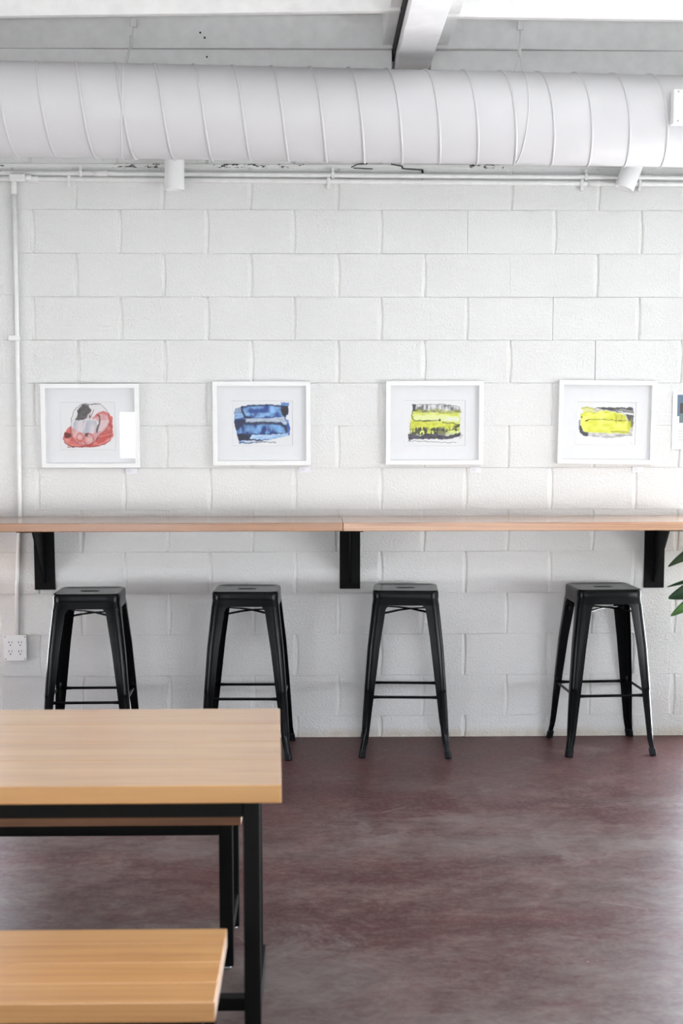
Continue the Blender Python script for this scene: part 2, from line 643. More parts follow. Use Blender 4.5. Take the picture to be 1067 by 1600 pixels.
# ---- the other walls, with their window openings
wall_with_holes('wall_right', 'x', XR, .2, YB, 0, [WIN_R], 'white right wall with the shop window')
wall_with_holes('wall_left', 'x', XL, -.2, YB, 0, [WIN_L], 'white left wall with a window')
wall_with_holes('wall_rear', 'y', YB, -.2, XL, XR, WIN_B, 'white wall behind the camera')


def window(nm, axis, pos, a0, a1, z0, z1, nm_mull):
    root = tag(thing(nm, None, None), 'white framed glass door' if nm[0] == 'd' else 'unseen white framed window with clear panes', kind='structure')
    f = MB()

    def bx(u0, u1, s0, s1, d=.04):
        if axis == 'x':
            f.box(pos - d, pos + d, u0, u1, s0, s1, .004)
        else:
            f.box(u0, u1, pos - d, pos + d, s0, s1, .004)
    t = .03 if nm[0] == 'd' else .05
    bx(a0, a1, z0, z0 + t); bx(a0, a1, z1 - t, z1)
    bx(a0, a0 + t, z0 + t, z1 - t); bx(a1 - t, a1, z0 + t, z1 - t)
    for k in range(1, nm_mull):
        u = a0 + (a1 - a0) * k / nm_mull
        bx(u - .025, u + .025, z0 + t, z1 - t)
    f.build('window_frame', M['white'], root)
    for k in range(nm_mull):
        u0 = a0 + (a1 - a0) * k / nm_mull + .025
        u1 = a0 + (a1 - a0) * (k + 1) / nm_mull - .025
        p = MB()
        if axis == 'x':
            p.add([(pos, u0, z0 + t), (pos, u1, z0 + t), (pos, u1, z1 - t), (pos, u0, z1 - t)], [(0, 1, 2, 3)])
        else:
            p.add([(u0, pos, z0 + t), (u1, pos, z0 + t), (u1, pos, z1 - t), (u0, pos, z1 - t)], [(0, 1, 2, 3)])
        p.build('pane', M['glass'], root)


window('window_1', 'x', XR + .05, *WIN_R, 3)
window('window_2', 'x', XL - .05, *WIN_L, 3)
for i, w in enumerate(WIN_A):
    window('door_1' if w[2] == 0 else 'window_8', 'y', .04, *w, 1)
for i, w in enumerate(WIN_B):
    window('window_%d' % (i + 3), 'y', YB - .05, *w, 2 if w[1] - w[0] > 1.5 else 1)

# ---- ceiling: deck, joists, ridge beam
cm = MB()
for b_ in ((XL - .2, XR + .2, YB - .2, ADDED_ROOF_LIGHT[2]), (XL - .2, XR + .2, ADDED_ROOF_LIGHT[3], .2), (XL - .2, ADDED_ROOF_LIGHT[0], ADDED_ROOF_LIGHT[2], ADDED_ROOF_LIGHT[3]), (ADDED_ROOF_LIGHT[1], XR + .2, ADDED_ROOF_LIGHT[2], ADDED_ROOF_LIGHT[3])):
    cm.box(*b_, ZC, ZC + .12)
ceil = cm.build('ceiling', M['ceil'])
tag(ceil, 'white painted timber ceiling with joists on a wide beam', kind='structure')
BX0, BX1, BZ = 1.888, 2.046, 3.125
MB().box(BX0, BX1, YB, 0, BZ, ZC - .002, .003).build('beam', M['beam'], ceil)
JZ = 3.2
for a_, b_ in ((XL, BX0 - .016), (BX1 + .003, XR)):
    MB().box(a_, b_, -.112, -.001, 3.075, 3.1985, .002).build('wall_plate', M['joist'], ceil)
ys = [-.127, -.722] + [-1.95 - 1.2 * k for k in range(7)]
jl = MB().box(XL - BX0, -.013, -.019, .019, 0, ZC - JZ, .002).mesh('joist', M['joist'])
jr = MB().box(.002, XR - BX1, -.019, .019, 0, ZC - JZ, .002).mesh('joist', M['joist'])
for i, y in enumerate(ys):
    put('joist', jl, ceil, (BX0, y, JZ), (0, 0, (-.020, -.064)[i] if i < 2 else -.04))
    put('joist', jr, ceil, (BX1, y + (0 if i == 0 else .085), JZ), (0, 0, (.030, .032)[i] if i < 2 else .02))
MB().box(BX0 - .011, BX0 - .001, YB, 0, BZ + .05, ZC, 0).build('gap_shade_strip', M['gap'], ceil)  # solid dark strip painting in the shade of the open gap
for i in range(len(ys) - 1):
    y0, y1 = ys[i + 1] + .021, ys[i] - .021
    if y1 < -6: break
    MB().box(BX0 - .060, BX0 - .012, y0, y1, JZ + .012, ZC, .002).build('ledger_block', M['joist'], ceil)
    MB().box(BX1 + .003, BX1 + .078, y0 + .087, y1 + .085 if i else y1, JZ + .012, ZC, .002).build('ledger_block', M['joist'], ceil)
nh = MB()
for x, y, z in ((1.008, -.145, 3.263), (1.028, -.145, 3.241), (1.035, -.1125, 3.165)):
    nh.tube([(x, y - .0005, z), (x, y + .004, z)], .0045, 8)
nh.build('nail_hole', M['slot'], ceil)

# ================================================================== DUCT
D0, D1 = Vector((.17, -.50, 2.853)), Vector((3.15, -.30, 2.849))
ax = (D1 - D0).normalized()
RAD = .195


def on_axis(x):
    return D0 + ax * ((x - D0.x) / ax.x)


e1 = Vector((0, 0, 1)); e2 = ax.cross(e1).normalized(); e1 = e2.cross(ax)
duct = thing('ventilation_duct', 'large round white spiral ventilation duct under the ceiling', 'duct', on_axis(1.6))
org = duct.location.copy()
xa, xb = XL + .02, XR - .02
NS = 64
prof = []
V, Fc = [], []
stat = [xa, 0, 1, 2, 3, xb]
for i, x in enumerate(stat):
    c = on_axis(x) - org
    for k in range(NS):
        a = 2 * math.pi * k / NS
        V.append(tuple(c + (e1 * math.cos(a) + e2 * math.sin(a)) * RAD))
for i in range(len(stat) - 1):
    for k in range(NS):
        Fc.append((i * NS + k, i * NS + (k + 1) % NS, (i + 1) * NS + (k + 1) % NS, (i + 1) * NS + k))
MB().add(V, Fc, 0, True).build('duct_body', M['duct'], duct)
# spiral seam: x(front) = 1.863 + k * PITCH
PITCH = .1655
# front of the duct (towards the camera): angle where direction is -y
fr = Vector((0, -1, 0))
a_fr = math.atan2(fr.dot(e2), fr.dot(e1))
sgn = 1 if (e1 * math.cos(a_fr + .1) + e2 * math.sin(a_fr + .1)).z < 0 else -1   # which way is down
pts, rs_ = [], []
STEP = 40
k0, k1 = -27, 13
for i in range((k1 - k0) * STEP + 1):
    turn = k0 + i / STEP
    x = 1.863 + turn * PITCH
    if x < xa + .03 or x > xb - .03: continue
    a = a_fr + sgn * 2 * math.pi * turn
    pts.append(on_axis(x) - org + (e1 * math.cos(a) + e2 * math.sin(a)) * (RAD + .0005))
MB().tube(pts, .0058, 6).build('spiral_seam', M['duct'], duct)
# control box on the front of the duct
bx = on_axis(3.15) - org
cb = MB().box(-.10, .22, -.045, .0, -.07, .075, .003)
cbx = cb.build('control_box', M['white'], duct, tuple(bx + Vector((-.002, -RAD - .005, .012))), (0, 0, math.atan2(ax.y, ax.x)))
for dz in (-.058, .063):
    MB().tube([(-.08, -.0475, dz), (-.08, -.044, dz)], .004, 8).build('screw', M['ink'], cbx)


def hanger(x_clip, y_clip, z_clip, x_top, x_mid, x_bot, label):
    t = thing('hanger_cable', label, 'cable', (x_clip, y_clip, z_clip), 0, 'steel cables holding up the duct')
    fy, fz = -.30, 3.185 if x_clip < 2 else 3.15
    o = Vector(t.location)
    MB().box(-.013, .013, -.016, .016, -.020, .018, .002).build('cable_clip', M['lamp'], t)
    fx = on_axis(x_top).x
    fer = Vector((x_clip + (.004 if x_clip < 2 else -.02), fy, fz))
    MB().tube([fer - o + Vector((0, 0, .022)), fer - o - Vector((0, 0, .022))], .008, 8).build('ferrule', M['lamp'], t)
    loop = []
    for i in range(25):
        a = a_fr + sgn * (-1.35 + 2 * math.pi * i / 24 * .86)
        s = i / 24
        x = x_top + (x_mid - x_top) * min(1, s * 3.4) + (x_bot - x_mid) * max(0, min(1, (s - .25) * 4))
        loop.append(on_axis(x) - o + (e1 * math.cos(a) + e2 * math.sin(a)) * (RAD + .003))
    c = MB().tube([(0, 0, -.01), fer - o] + loop + [fer - o + Vector((.003, 0, 0))], .0022, 6)
    c.build('cable', M['lamp'], t)


hanger(.714, -.158, 3.300, .712, .708, .693, 'thin white steel cable looped under the duct near the straight spotlight')
hanger(2.445, -.172, 3.292, 2.421, 2.42, 2.405, 'thin white steel cable looped under the duct nearer the tilted spotlight')

# ================================================================== CONDUITS
def zc(x, zl, zr): return zl + (zr - zl) * (x - .07) / 3.165


for nm, zl, zr, y, lab in (('upper', 2.667, 2.652, -.017, 'upper of the two horizontal white conduits along the wall top'),
                           ('lower', 2.641, 2.623, -.015, 'lower of the two horizontal white conduits along the wall top')):
    t = thing('electrical_conduit', lab, 'conduit', (1.6, y, zc(1.6, zl, zr)))
    z_ = lambda x: zc(x, zl, zr) - zc(1.6, zl, zr)
    MB().tube([(-2.6, 0, z_(-1.0)), (0, 0, 0), (XR - 1.62, 0, z_(XR - .02))], .0115, 12).build('pipe', M['pipe'], t)
    st = (.44, 1.605, 2.782) if nm == 'upper' else (.386, 1.584, 2.764, 3.033)
    for x in st:
        MB().box(x - 1.608, x - 1.592, -.016, .014, z_(x) - .017, z_(x) + .017, .004).box(x - 1.606, x - 1.594, -.004, .015, z_(x) + (.017 if nm == 'upper' else -.034), z_(x) + (.034 if nm == 'upper' else -.017), .001).build('pipe_strap', M['pipe'], t)
    for x in ((.533,) if nm == 'upper' else (.215, 2.82)):
        MB().tube([(x - 1.6 - .03, 0, z_(x)), (x - 1.6 + .03, 0, z_(x))], .0145, 12).build('coupling', M['pipe'], t)
t = thing('electrical_conduit', 'thin vertical white conduit down the wall to the outlet box', 'conduit', (.131, -.016, .51))
MB().tube([(-.036, 0, 0.0), (-.034, 0, .22), (-.010, 0, .60), (-.006, 0, 1.0), (0, 0, 1.6), (0, 0, 2.118)], .0105, 12).build('pipe', M['pipe'], t)
MB().tube([(0, 0, 2.06), (0, 0, 2.122)], .0145, 12).build('coupling', M['pipe'], t)
MB().box(-.042, .012, -.014, .014, 1.392, 1.416, .003).build('pipe_strap', M['pipe'], t)
t = thing('junction_box', 'small white conduit junction fitting at the top left of the wall', 'junction box', (.15, -.028, 2.643))
MB().box(-.035, .038, -.022, .018, -.018, .018, .006).build('fitting_body', M['pipe'], t)
MB().box(-.028, .03, -.0235, -.019, -.013, .013, .001).build('cover_plate', M['white'], t)
MB().tube([(.037, 0, 0), (.065, 0, 0)], .014, 10).build('coupling', M['pipe'], t)
t = thing('conduit_fitting', 'white conduit coupling left of the tilted spotlight', 'conduit fitting', (2.80, -.018, 2.6405))
bpy.data.objects.remove(t)

# outlet box
t = thing('outlet_box', 'white surface mounted four socket outlet box low on the wall', 'outlet', (.088, 0, .453))
MB().box(-.05, .05, -.045, -.001, -.058, .058, .004).build('box_body', M['white'], t)
MB().box(-.054, .054, -.049, -.044, -.062, .062, .0015).build('cover_plate', M['white'], t)
for sxx in (-.022, .024):
    for szz in (-.021, .022):
        s = MB().tube([(sxx, -.0505, szz), (sxx, -.048, szz)], .017, 20, smooth=False).build('socket', M['white'], t)
        MB().box(sxx - .0085, sxx - .0055, -.0512, -.05, szz + .001, szz + .010).box(sxx + .0055, sxx + .008, -.0512, -.05, szz + .002, szz + .010) \
            .tube([(sxx, -.0512, szz - .008), (sxx, -.05, szz - .008)], .0032, 8, smooth=False).build('slot', M['slot'], s)
for sxx, szz in ((-.046, .053), (.046, .053), (-.046, -.053), (.046, -.053)):
    MB().tube([(sxx, -.0505, szz), (sxx, -.048, szz)], .0035, 8).build('screw', M['screw'], t)

# ================================================================== SPOTLIGHTS
def spotlight(x, z_bot, tilt, label, y=-.10):
    t = thing('spotlight', label, 'lamp', (x, y, z_bot), 0, 'white cylinder spotlights behind the duct')
    n = 28
    L, r = .165, .0455
    V, Fc = [], []
    for rr_, z in ((.030, .035), (.034, .004), (r - .002, 0), (r, .002), (r, L - .003), (r - .003, L), (.0, L)):
        for k in range(n):
            a = 2 * math.pi * k / n
            V.append((rr_ * math.cos(a), rr_ * math.sin(a), z))
    for i in range(6):
        for k in range(n):
            Fc.append((i * n + k, i * n + (k + 1) % n, (i + 1) * n + (k + 1) % n, (i + 1) * n + k))
    hd = MB().add(V, Fc, 0, True).build('lamp_head', M['lamp'], t, (0, 0, 0), (0, tilt, 0))
    md = hd.modifiers.new('split', 'EDGE_SPLIT'); md.split_angle = .6
    MB().tube([(0, 0, .033), (0, 0, .036)], .029, 20).build('lens', M['white'], hd)
    top = Vector((math.sin(tilt) * L, 0, math.cos(tilt) * L))
    st = MB().tube([top - Vector((0, 0, .006)), (top.x, 0, 3.07 - z_bot)], .008, 10).build('stem', M['lamp'], t)
    MB().tube([(top.x, 0, 3.052 - z_bot), (top.x, 0, 3.0752 - z_bot)], .04, 16).build('canopy', M['lamp'], t)


spotlight(.880, 2.578, 0, 'white cylindrical spotlight hanging straight down behind the duct')
spotlight(2.943, 2.589, .36, 'white cylindrical spotlight tilted sideways behind the duct')

# ================================================================== FRAMED PRINTS
def vnoise(x, y, s, seed):
    r = np.random.RandomState(seed)
    g = r.rand(64, 64)
    x = x / s; y = y / s
    xi, yi = np.floor(x).astype(int), np.floor(y).astype(int)
    fx, fy = x - xi, y - yi
    fx = fx * fx * (3 - 2 * fx); fy = fy * fy * (3 - 2 * fy)
    a = g[yi % 64, xi % 64]; b = g[yi % 64, (xi + 1) % 64]; c = g[(yi + 1) % 64, xi % 64]; d = g[(yi + 1) % 64, (xi + 1) % 64]
    return (a * (1 - fx) + b * fx) * (1 - fy) + (c * (1 - fx) + d * fx) * fy


class Paint:
    """colours on the vertices of a fine grid; coordinates are paper units, y down"""
    def __init__(s, x0, y0, x1, y1, nx, ny, paper):
        s.x, s.y = np.meshgrid(np.linspace(x0, x1, nx), np.linspace(y0, y1, ny))
        s.nx, s.ny = nx, ny
        s.c = np.zeros((ny, nx, 3)) + np.array(paper)
        s.w = 9
        s.dx = (vnoise(s.x, s.y, 23, 1) - .5) * s.w + (vnoise(s.x, s.y, 8, 2) - .5) * s.w * .6
        s.dy = (vnoise(s.x, s.y, 23, 3) - .5) * s.w + (vnoise(s.x, s.y, 8, 4) - .5) * s.w * .6

    def seg(s, p, q):
        px, py = s.x + s.dx, s.y + s.dy
        dx, dy = q[0] - p[0], q[1] - p[1]
        t = np.clip(((px - p[0]) * dx + (py - p[1]) * dy) / max(1e-6, dx * dx + dy * dy), 0, 1)
        return np.hypot(px - p[0] - t * dx, py - p[1] - t * dy)

    def poly(s, P, soft=4):
        px, py = s.x + s.dx, s.y + s.dy
        ins = np.zeros(px.shape, bool)
        d = np.full(px.shape, 1e9)
        for (x0, y0), (x1, y1) in zip(P, P[1:] + P[:1]):
            d = np.minimum(d, s.seg((x0, y0), (x1, y1)))
            if y0 != y1:
                ins ^= ((y0 > py) != (y1 > py)) & (px < (x1 - x0) * (py - y0) / (y1 - y0) + x0)
        d = np.where(ins, d, -d)
        return np.clip(d / soft + .5, 0, 1)

    def line(s, P, w, soft=3):
        d = np.full(s.x.shape, 1e9)
        for a, b in zip(P[:-1], P[1:]):
            d = np.minimum(d, s.seg(a, b))
        return np.clip((w / 2 - d) / soft + .5, 0, 1)

    def lay(s, mask, col, alpha=1.0):
        a = (mask * alpha)[..., None]
        s.c = s.c * (1 - a) + (np.array(col) if not isinstance(col, np.ndarray) else col) * a

    def mixed(s, c0, c1, f):
        f = np.clip(f, 0, 1)[..., None]
        return np.array(c0) * (1 - f) + np.array(c1) * f

    def n(s, sx, sy, seed):
        return vnoise(s.x / sx, s.y / sy, 1.0, seed)


PAPER = (.765, .768, .78)


def art_red():
    p = Paint(280, 255, 745, 655, 150, 128, PAPER)
    red = [(300, 565), (318, 505), (340, 480), (372, 455), (420, 500), (560, 520), (600, 430), (570, 375), (600, 345), (640, 335), (690, 350), (720, 380), (724, 540), (690, 585), (610, 630), (480, 636), (370, 632), (325, 605)]
    p.lay(p.poly(red, 6), p.mixed((.55, .055, .045), (.76, .30, .26), 1.5 * p.n(38, 30, 11) - .4), .95)
    p.lay(p.poly([(600, 420), (690, 400), (690, 470), (640, 500), (600, 500)], 10), (.72, .55, .56), .75)
    p.lay(p.poly([(560, 520), (700, 480), (722, 540), (640, 600), (560, 590)], 14), (.50, .07, .06), .75)
    jar = [(470, 272), (620, 272), (655, 300), (690, 352), (698, 430), (650, 500), (600, 540), (570, 590), (530, 608), (480, 618), (420, 600), (385, 560), (370, 480), (376, 400), (400, 330), (440, 290)]
    jm = p.poly(jar, 4)
    p.lay(jm, (.66, .62, .64), .42)
    p.lay(p.poly([(400, 410), (585, 405), (592, 500), (480, 525), (385, 480)], 10), p.mixed((.34, .38, .45), (.66, .58, .60), 1.5 * p.n(50, 60, 5) - .2), .75)
    p.lay(p.poly([(470, 274), (525, 280), (543, 330), (535, 385), (480, 405), (405, 408), (425, 385), (430, 350), (425, 325)], 5), p.mixed((.030, .028, .03), (.11, .10, .10), p.n(20, 20, 8)), .96)
    p.lay(p.poly([(530, 285), (620, 278), (660, 325), (560, 340)], 8), (.70, .69, .69), .6)
    p.lay(p.poly([(375, 540), (430, 560), (500, 600), (420, 600), (388, 570)], 12), (.60, .10, .07), .6)
    for cx_, cy_, r_ in ((445, 552, 27), (520, 570, 40)):
        ring = np.clip(1 - np.abs(np.hypot(p.x - cx_, (p.y - cy_) * .8) - r_) / 10, 0, 1)
        p.lay(ring, (.50, .04, .03), .7)
        p.lay(np.clip(1 - np.hypot(p.x - cx_, p.y - cy_) / (r_ * .8), 0, 1), (.80, .52, .44), .6)
    p.lay(p.poly([(480, 515), (520, 520), (510, 545), (485, 540)], 8), (.05, .03, .03), .9)
    p.lay(p.line([(565, 315), (520, 370), (490, 430), (480, 480)], 14, 8), (.74, .64, .66), .8)
    p.lay(p.line([(565, 318), (545, 370), (525, 400)], 6), (.12, .06, .06), .9)
    p.lay(p.line([(590, 365), (612, 375), (615, 420), (600, 470), (590, 505)], 16, 8), (.035, .05, .07), .92)
    p.lay(p.line([(560, 390), (610, 350), (650, 345), (690, 365), (702, 420), (685, 465), (650, 490)], 22, 10), (.58, .07, .06), .65)
    p.lay(p.line([(705, 450), (715, 500), (700, 550)], 18, 8), (.28, .03, .03), .7)
    p.lay(p.poly([(314, 505), (370, 522), (374, 552), (318, 562)], 6), (.12, .015, .015), .95)
    p.lay(p.line([(340, 632), (480, 632), (610, 625), (690, 585), (722, 540)], 9), (.22, .025, .025), .8)
    p.lay(p.line([(600, 545), (680, 530), (720, 520)], 10, 8), (.74, .28, .24), .6)
    p.lay(p.line([(600, 620), (690, 570), (722, 545)], 13, 8), (.78, .30, .26), .7)
    p.lay(p.line(jar + jar[:1], 4.5), (.06, .045, .05), .85)
    p.lay(p.line([(470, 272), (620, 272)], 7), (.05, .04, .04), .9)
    p.lay(p.line([(300, 568), (325, 605), (380, 632), (440, 632)], 5), (.15, .03, .03), .8)
    return p


def art_blue():
    p = Paint(280, 245, 790, 625, 156, 118, PAPER)
    body = [(300, 310), (355, 295), (420, 282), (560, 274), (690, 285), (692, 263), (756, 263), (752, 362), (722, 390), (752, 410), (768, 480), (756, 538), (640, 562), (520, 582), (440, 606), (338, 604), (322, 540), (303, 470), (295, 370)]
    tex = 1.7 * p.n(26, 46, 21) * .55 + .75 * p.n(9, 40, 22) - .35
    p.lay(p.poly(body, 4), p.mixed((.035, .10, .34), (.22, .44, .76), tex - .12), 1)
    p.lay(p.poly([(303, 312), (352, 298), (362, 345), (300, 350)], 6), (.30, .36, .46), .8)
    p.lay(p.poly([(298, 350), (365, 350), (385, 385), (300, 395)], 8), p.mixed((.40, .62, .84), (.10, .22, .50), p.n(60, 9, 3)), .8)
    up = [(362, 302), (420, 290), (560, 280), (690, 292), (692, 380), (560, 388), (430, 393), (385, 380), (365, 345)]
    p.lay(p.poly(up, 6), p.mixed((.02, .06, .26), (.26, .50, .80), 1.75 * p.n(44, 30, 31) + .5 * p.n(12, 28, 33) - .75), .95)
    p.lay(p.line(up[:4], 13, 8), (.012, .018, .07), .9)
    p.lay(p.line([(362, 302), (368, 345), (388, 382), (430, 395)], 20, 8), (.015, .015, .05), .95)
    p.lay(p.line([(430, 395), (560, 388), (690, 380)], 7), (.03, .06, .22), .8)
    p.lay(p.poly([(388, 400), (560, 392), (715, 384), (742, 425), (735, 450), (690, 430), (560, 426), (390, 430)], 5), p.mixed((.36, .43, .52), (.55, .62, .70), p.n(30, 8, 4)), .95)
    p.lay(p.poly([(300, 405), (390, 398), (392, 455), (360, 490), (310, 490), (300, 450)], 6), (.012, .014, .05), .95)
    low = [(390, 432), (560, 428), (680, 434), (732, 455), (740, 500), (720, 522), (600, 526), (420, 528), (330, 525), (340, 480)]
    p.lay(p.poly(low, 6), p.mixed((.012, .03, .17), (.20, .42, .74), 1.85 * p.n(34, 44, 41) + .5 * p.n(10, 26, 43) - .85), .96)
    p.lay(p.line([(390, 436), (560, 432), (680, 440), (728, 462), (738, 500)], 24, 12), (.012, .012, .045), .92)
    p.lay(p.line([(340, 524), (560, 526), (720, 520)], 8), (.012, .025, .12), .9)
    p.lay(p.poly([(320, 525), (440, 530), (425, 560), (470, 572), (330, 575)], 6), (.012, .012, .03), .97)
    p.lay(p.poly([(440, 535), (600, 530), (756, 518), (752, 542), (640, 560), (520, 572), (425, 562)], 4), p.mixed((.22, .42, .70), (.62, .76, .88), p.n(40, 7, 5)), .95)
    p.lay(p.line([(745, 440), (764, 480), (756, 535)], 13, 6), (.03, .08, .35), .9)
    p.lay(p.poly([(335, 580), (440, 578), (520, 582), (640, 566), (640, 590), (400, 596)], 5), (.74, .77, .80), .7)
    p.lay(p.line([(335, 574), (440, 572), (530, 580)], 12, 5), (.012, .018, .06), .95)
    p.lay(p.line([(340, 602), (420, 600), (520, 592), (640, 596)], 7), (.02, .03, .08), .9)
    p.lay(p.poly([(692, 285), (754, 285), (750, 360), (722, 376), (700, 360), (690, 320)], 5), (.022, .014, .012), .97)
    p.lay(p.poly([(690, 262), (756, 262), (752, 290), (694, 290)], 5), p.mixed((.03, .12, .40), (.16, .36, .70), p.n(18, 9, 9)), .9)
    p.lay(p.line([(722, 376), (722, 400)], 9), (.015, .02, .05), .9)
    return p


def art_lime():
    p = Paint(275, 240, 795, 625, 156, 116, PAPER)
    p.lay(p.poly([(345, 335), (420, 332), (750, 345), (750, 520), (330, 532), (328, 420)], 5), p.mixed((.52, .58, .03), (.72, .77, .22), 1.4 * p.n(40, 14, 51) - .1), 1)
    p.lay(p.poly([(345, 280), (600, 275), (752, 300), (762, 350), (700, 350), (345, 335)], 4), p.mixed((.74, .74, .75), (.13, .125, .13), 2.6 * p.n(11, 50, 52) * p.n(40, 22, 53) - .22), .95)
    p.lay(p.line([(385, 330), (470, 335), (560, 325), (640, 345), (745, 335)], 26, 14), p.mixed((.04, .04, .045), (.45, .48, .05), 1.7 * p.n(16, 12, 54)), .75)
    p.lay(p.line([(350, 278), (600, 274), (752, 300)], 5), (.06, .055, .06), .8)
    p.lay(p.poly([(345, 280), (376, 280), (374, 335), (347, 335)], 4), (.03, .028, .035), .96)
    p.lay(p.poly([(358, 372), (560, 362), (740, 385), (742, 412), (600, 420), (360, 405)], 8), (.74, .79, .40), .85)
    p.lay(p.poly([(640, 385), (745, 385), (742, 420), (620, 415)], 8), (.76, .78, .66), .8)
    p.lay(p.line([(345, 335), (344, 398), (370, 411), (440, 414), (560, 414)], 7), (.025, .025, .025), .95)
    p.lay(p.line([(435, 412), (500, 416)], 10), (.02, .02, .02), .9)
    p.lay(np.clip((13 - np.hypot(p.x - 577, p.y - 409)) / 4, 0, 1), (.05, .05, .03), .95)
    p.lay(p.poly([(335, 425), (560, 428), (740, 450), (735, 475), (560, 470), (400, 480), (332, 490)], 6), p.mixed((.50, .50, .02), (.70, .74, .10), p.n(22, 16, 56)), .85)
    p.lay(p.line([(600, 430), (680, 436), (745, 445)], 7), (.04, .045, .02), .9)
    p.lay(p.poly([(690, 455), (748, 442), (745, 470), (705, 470)], 5), (.03, .028, .035), .95)
    jag = np.clip((p.n(13, 26, 57) + .6 * p.n(30, 18, 58) - .72) * 7, 0, 1)
    p.lay(p.poly([(335, 470), (560, 470), (740, 470), (745, 530), (330, 535)], 8) * jag, (.03, .028, .035), .92)
    p.lay(p.poly([(555, 470), (620, 470), (630, 540), (545, 540)], 8), (.04, .036, .045), .75)
    p.lay(p.line([(335, 486), (440, 490), (560, 494), (735, 490)], 8, 5), (.03, .03, .03), .75)
    p.lay(p.line([(328, 430), (326, 520)], 6), (.05, .05, .05), .8)
    p.lay(p.poly([(620, 515), (735, 500), (735, 525), (640, 535)], 5), (.70, .76, .35), .8)
    p.lay(p.poly([(310, 525), (345, 530), (420, 540), (480, 520), (560, 535), (650, 540), (755, 510), (755, 545), (660, 570), (560, 568), (340, 568), (318, 588)], 4), p.mixed((.018, .016, .022), (.085, .075, .12), 1.2 * p.n(36, 14, 59) - .1), .97)
    p.lay(p.line([(345, 577), (440, 580), (560, 592), (740, 588)], 9), (.80, .80, .81), .9)
    p.lay(p.line([(312, 586), (380, 584), (440, 586), (560, 596), (720, 598)], 5), (.035, .035, .04), .85)
    p.lay(p.line([(745, 510), (770, 540), (745, 565)], 9, 6), (.30, .30, .30), .6)
    return p


def art_lemon():
    p = Paint(245, 235, 720, 575, 150, 108, PAPER)
    p.lay(p.poly([(380, 283), (520, 274), (692, 280), (705, 330), (698, 440), (690, 500), (640, 505), (500, 522), (345, 505), (300, 500), (270, 450), (275, 380)], 4), p.mixed((.68, .68, .69), (.42, .41, .41), 1.5 * p.n(26, 13, 61) - .2), 1)
    p.lay(p.poly([(380, 282), (520, 274), (692, 279), (704, 330), (640, 325), (540, 305), (470, 295)], 4), (.035, .033, .037), .95)
    p.lay(p.poly([(545, 290), (640, 288), (690, 300), (695, 318), (600, 308)], 10), (.28, .28, .29), .85)
    p.lay(p.poly([(560, 300), (640, 318), (700, 322), (698, 340), (640, 330)], 4), (.76, .76, .77), .9)
    p.lay(p.poly([(640, 330), (702, 340), (700, 410), (690, 440), (650, 430), (660, 380)], 6), (.03, .028, .03), .92)
    p.lay(p.poly([(285, 278), (340, 275), (380, 292), (400, 320), (300, 322)], 6), (.66, .66, .20), .85)
    p.lay(p.poly([(280, 330), (310, 308), (400, 320), (440, 300), (520, 308), (600, 325), (640, 345), (655, 390), (672, 430), (668, 482), (540, 478), (400, 478), (312, 470), (282, 420)], 5), p.mixed((.66, .68, .03), (.78, .80, .16), 1.5 * p.n(44, 26, 62) - .2), .98)
    p.lay(p.line([(285, 285), (340, 280), (400, 295)], 9), (.45, .45, .06), .8)
    p.lay(p.line([(300, 322), (340, 312), (380, 325), (400, 318)], 4), (.20, .20, .08), .7)
    p.lay(p.poly([(540, 325), (640, 340), (645, 380), (560, 385)], 10), (.50, .50, .03), .7)
    p.lay(p.line([(605, 335), (605, 380)], 4), (.16, .15, .03), .8)
    p.lay(p.line([(565, 345), (565, 410)], 3), (.20, .19, .04), .7)
    p.lay(p.line([(315, 386), (335, 380), (380, 374), (520, 376), (660, 384)], 5), (.12, .12, .03), .85)
    p.lay(p.line([(325, 384), (340, 382)], 10), (.05, .05, .02), .9)
    p.lay(np.clip((10 - np.hypot(p.x - 289, p.y - 356)) / 5, 0, 1), (.15, .15, .04), .9)
    p.lay(p.poly([(650, 400), (690, 360), (690, 440), (660, 470)], 8), (.56, .58, .02), .8)
    p.lay(p.line([(680, 360), (686, 430)], 8), (.05, .05, .02), .8)
    p.lay(p.poly([(270, 440), (284, 420), (305, 468), (345, 476), (346, 506), (300, 500), (275, 470)], 5), (.028, .027, .03), .95)
    p.lay(p.line([(272, 380), (272, 450)], 9, 6), (.05, .05, .05), .8)
    p.lay(p.line([(530, 465), (660, 474)], 12, 8), (.30, .31, .03), .75)
    p.lay(p.line([(505, 512), (600, 498), (690, 496)], 9, 7), (.22, .22, .22), .6)
    p.lay(np.clip((5 - np.hypot(p.x - 688, p.y - 555)) / 3, 0, 1), (.4, .4, .4), .8)
    return p


q = Mat('ink on paper', rough=.7)
at_ = q.n('Attribute', attribute_name='ink')
q.color(at_.outputs['Color'])
M['print'] = q.m


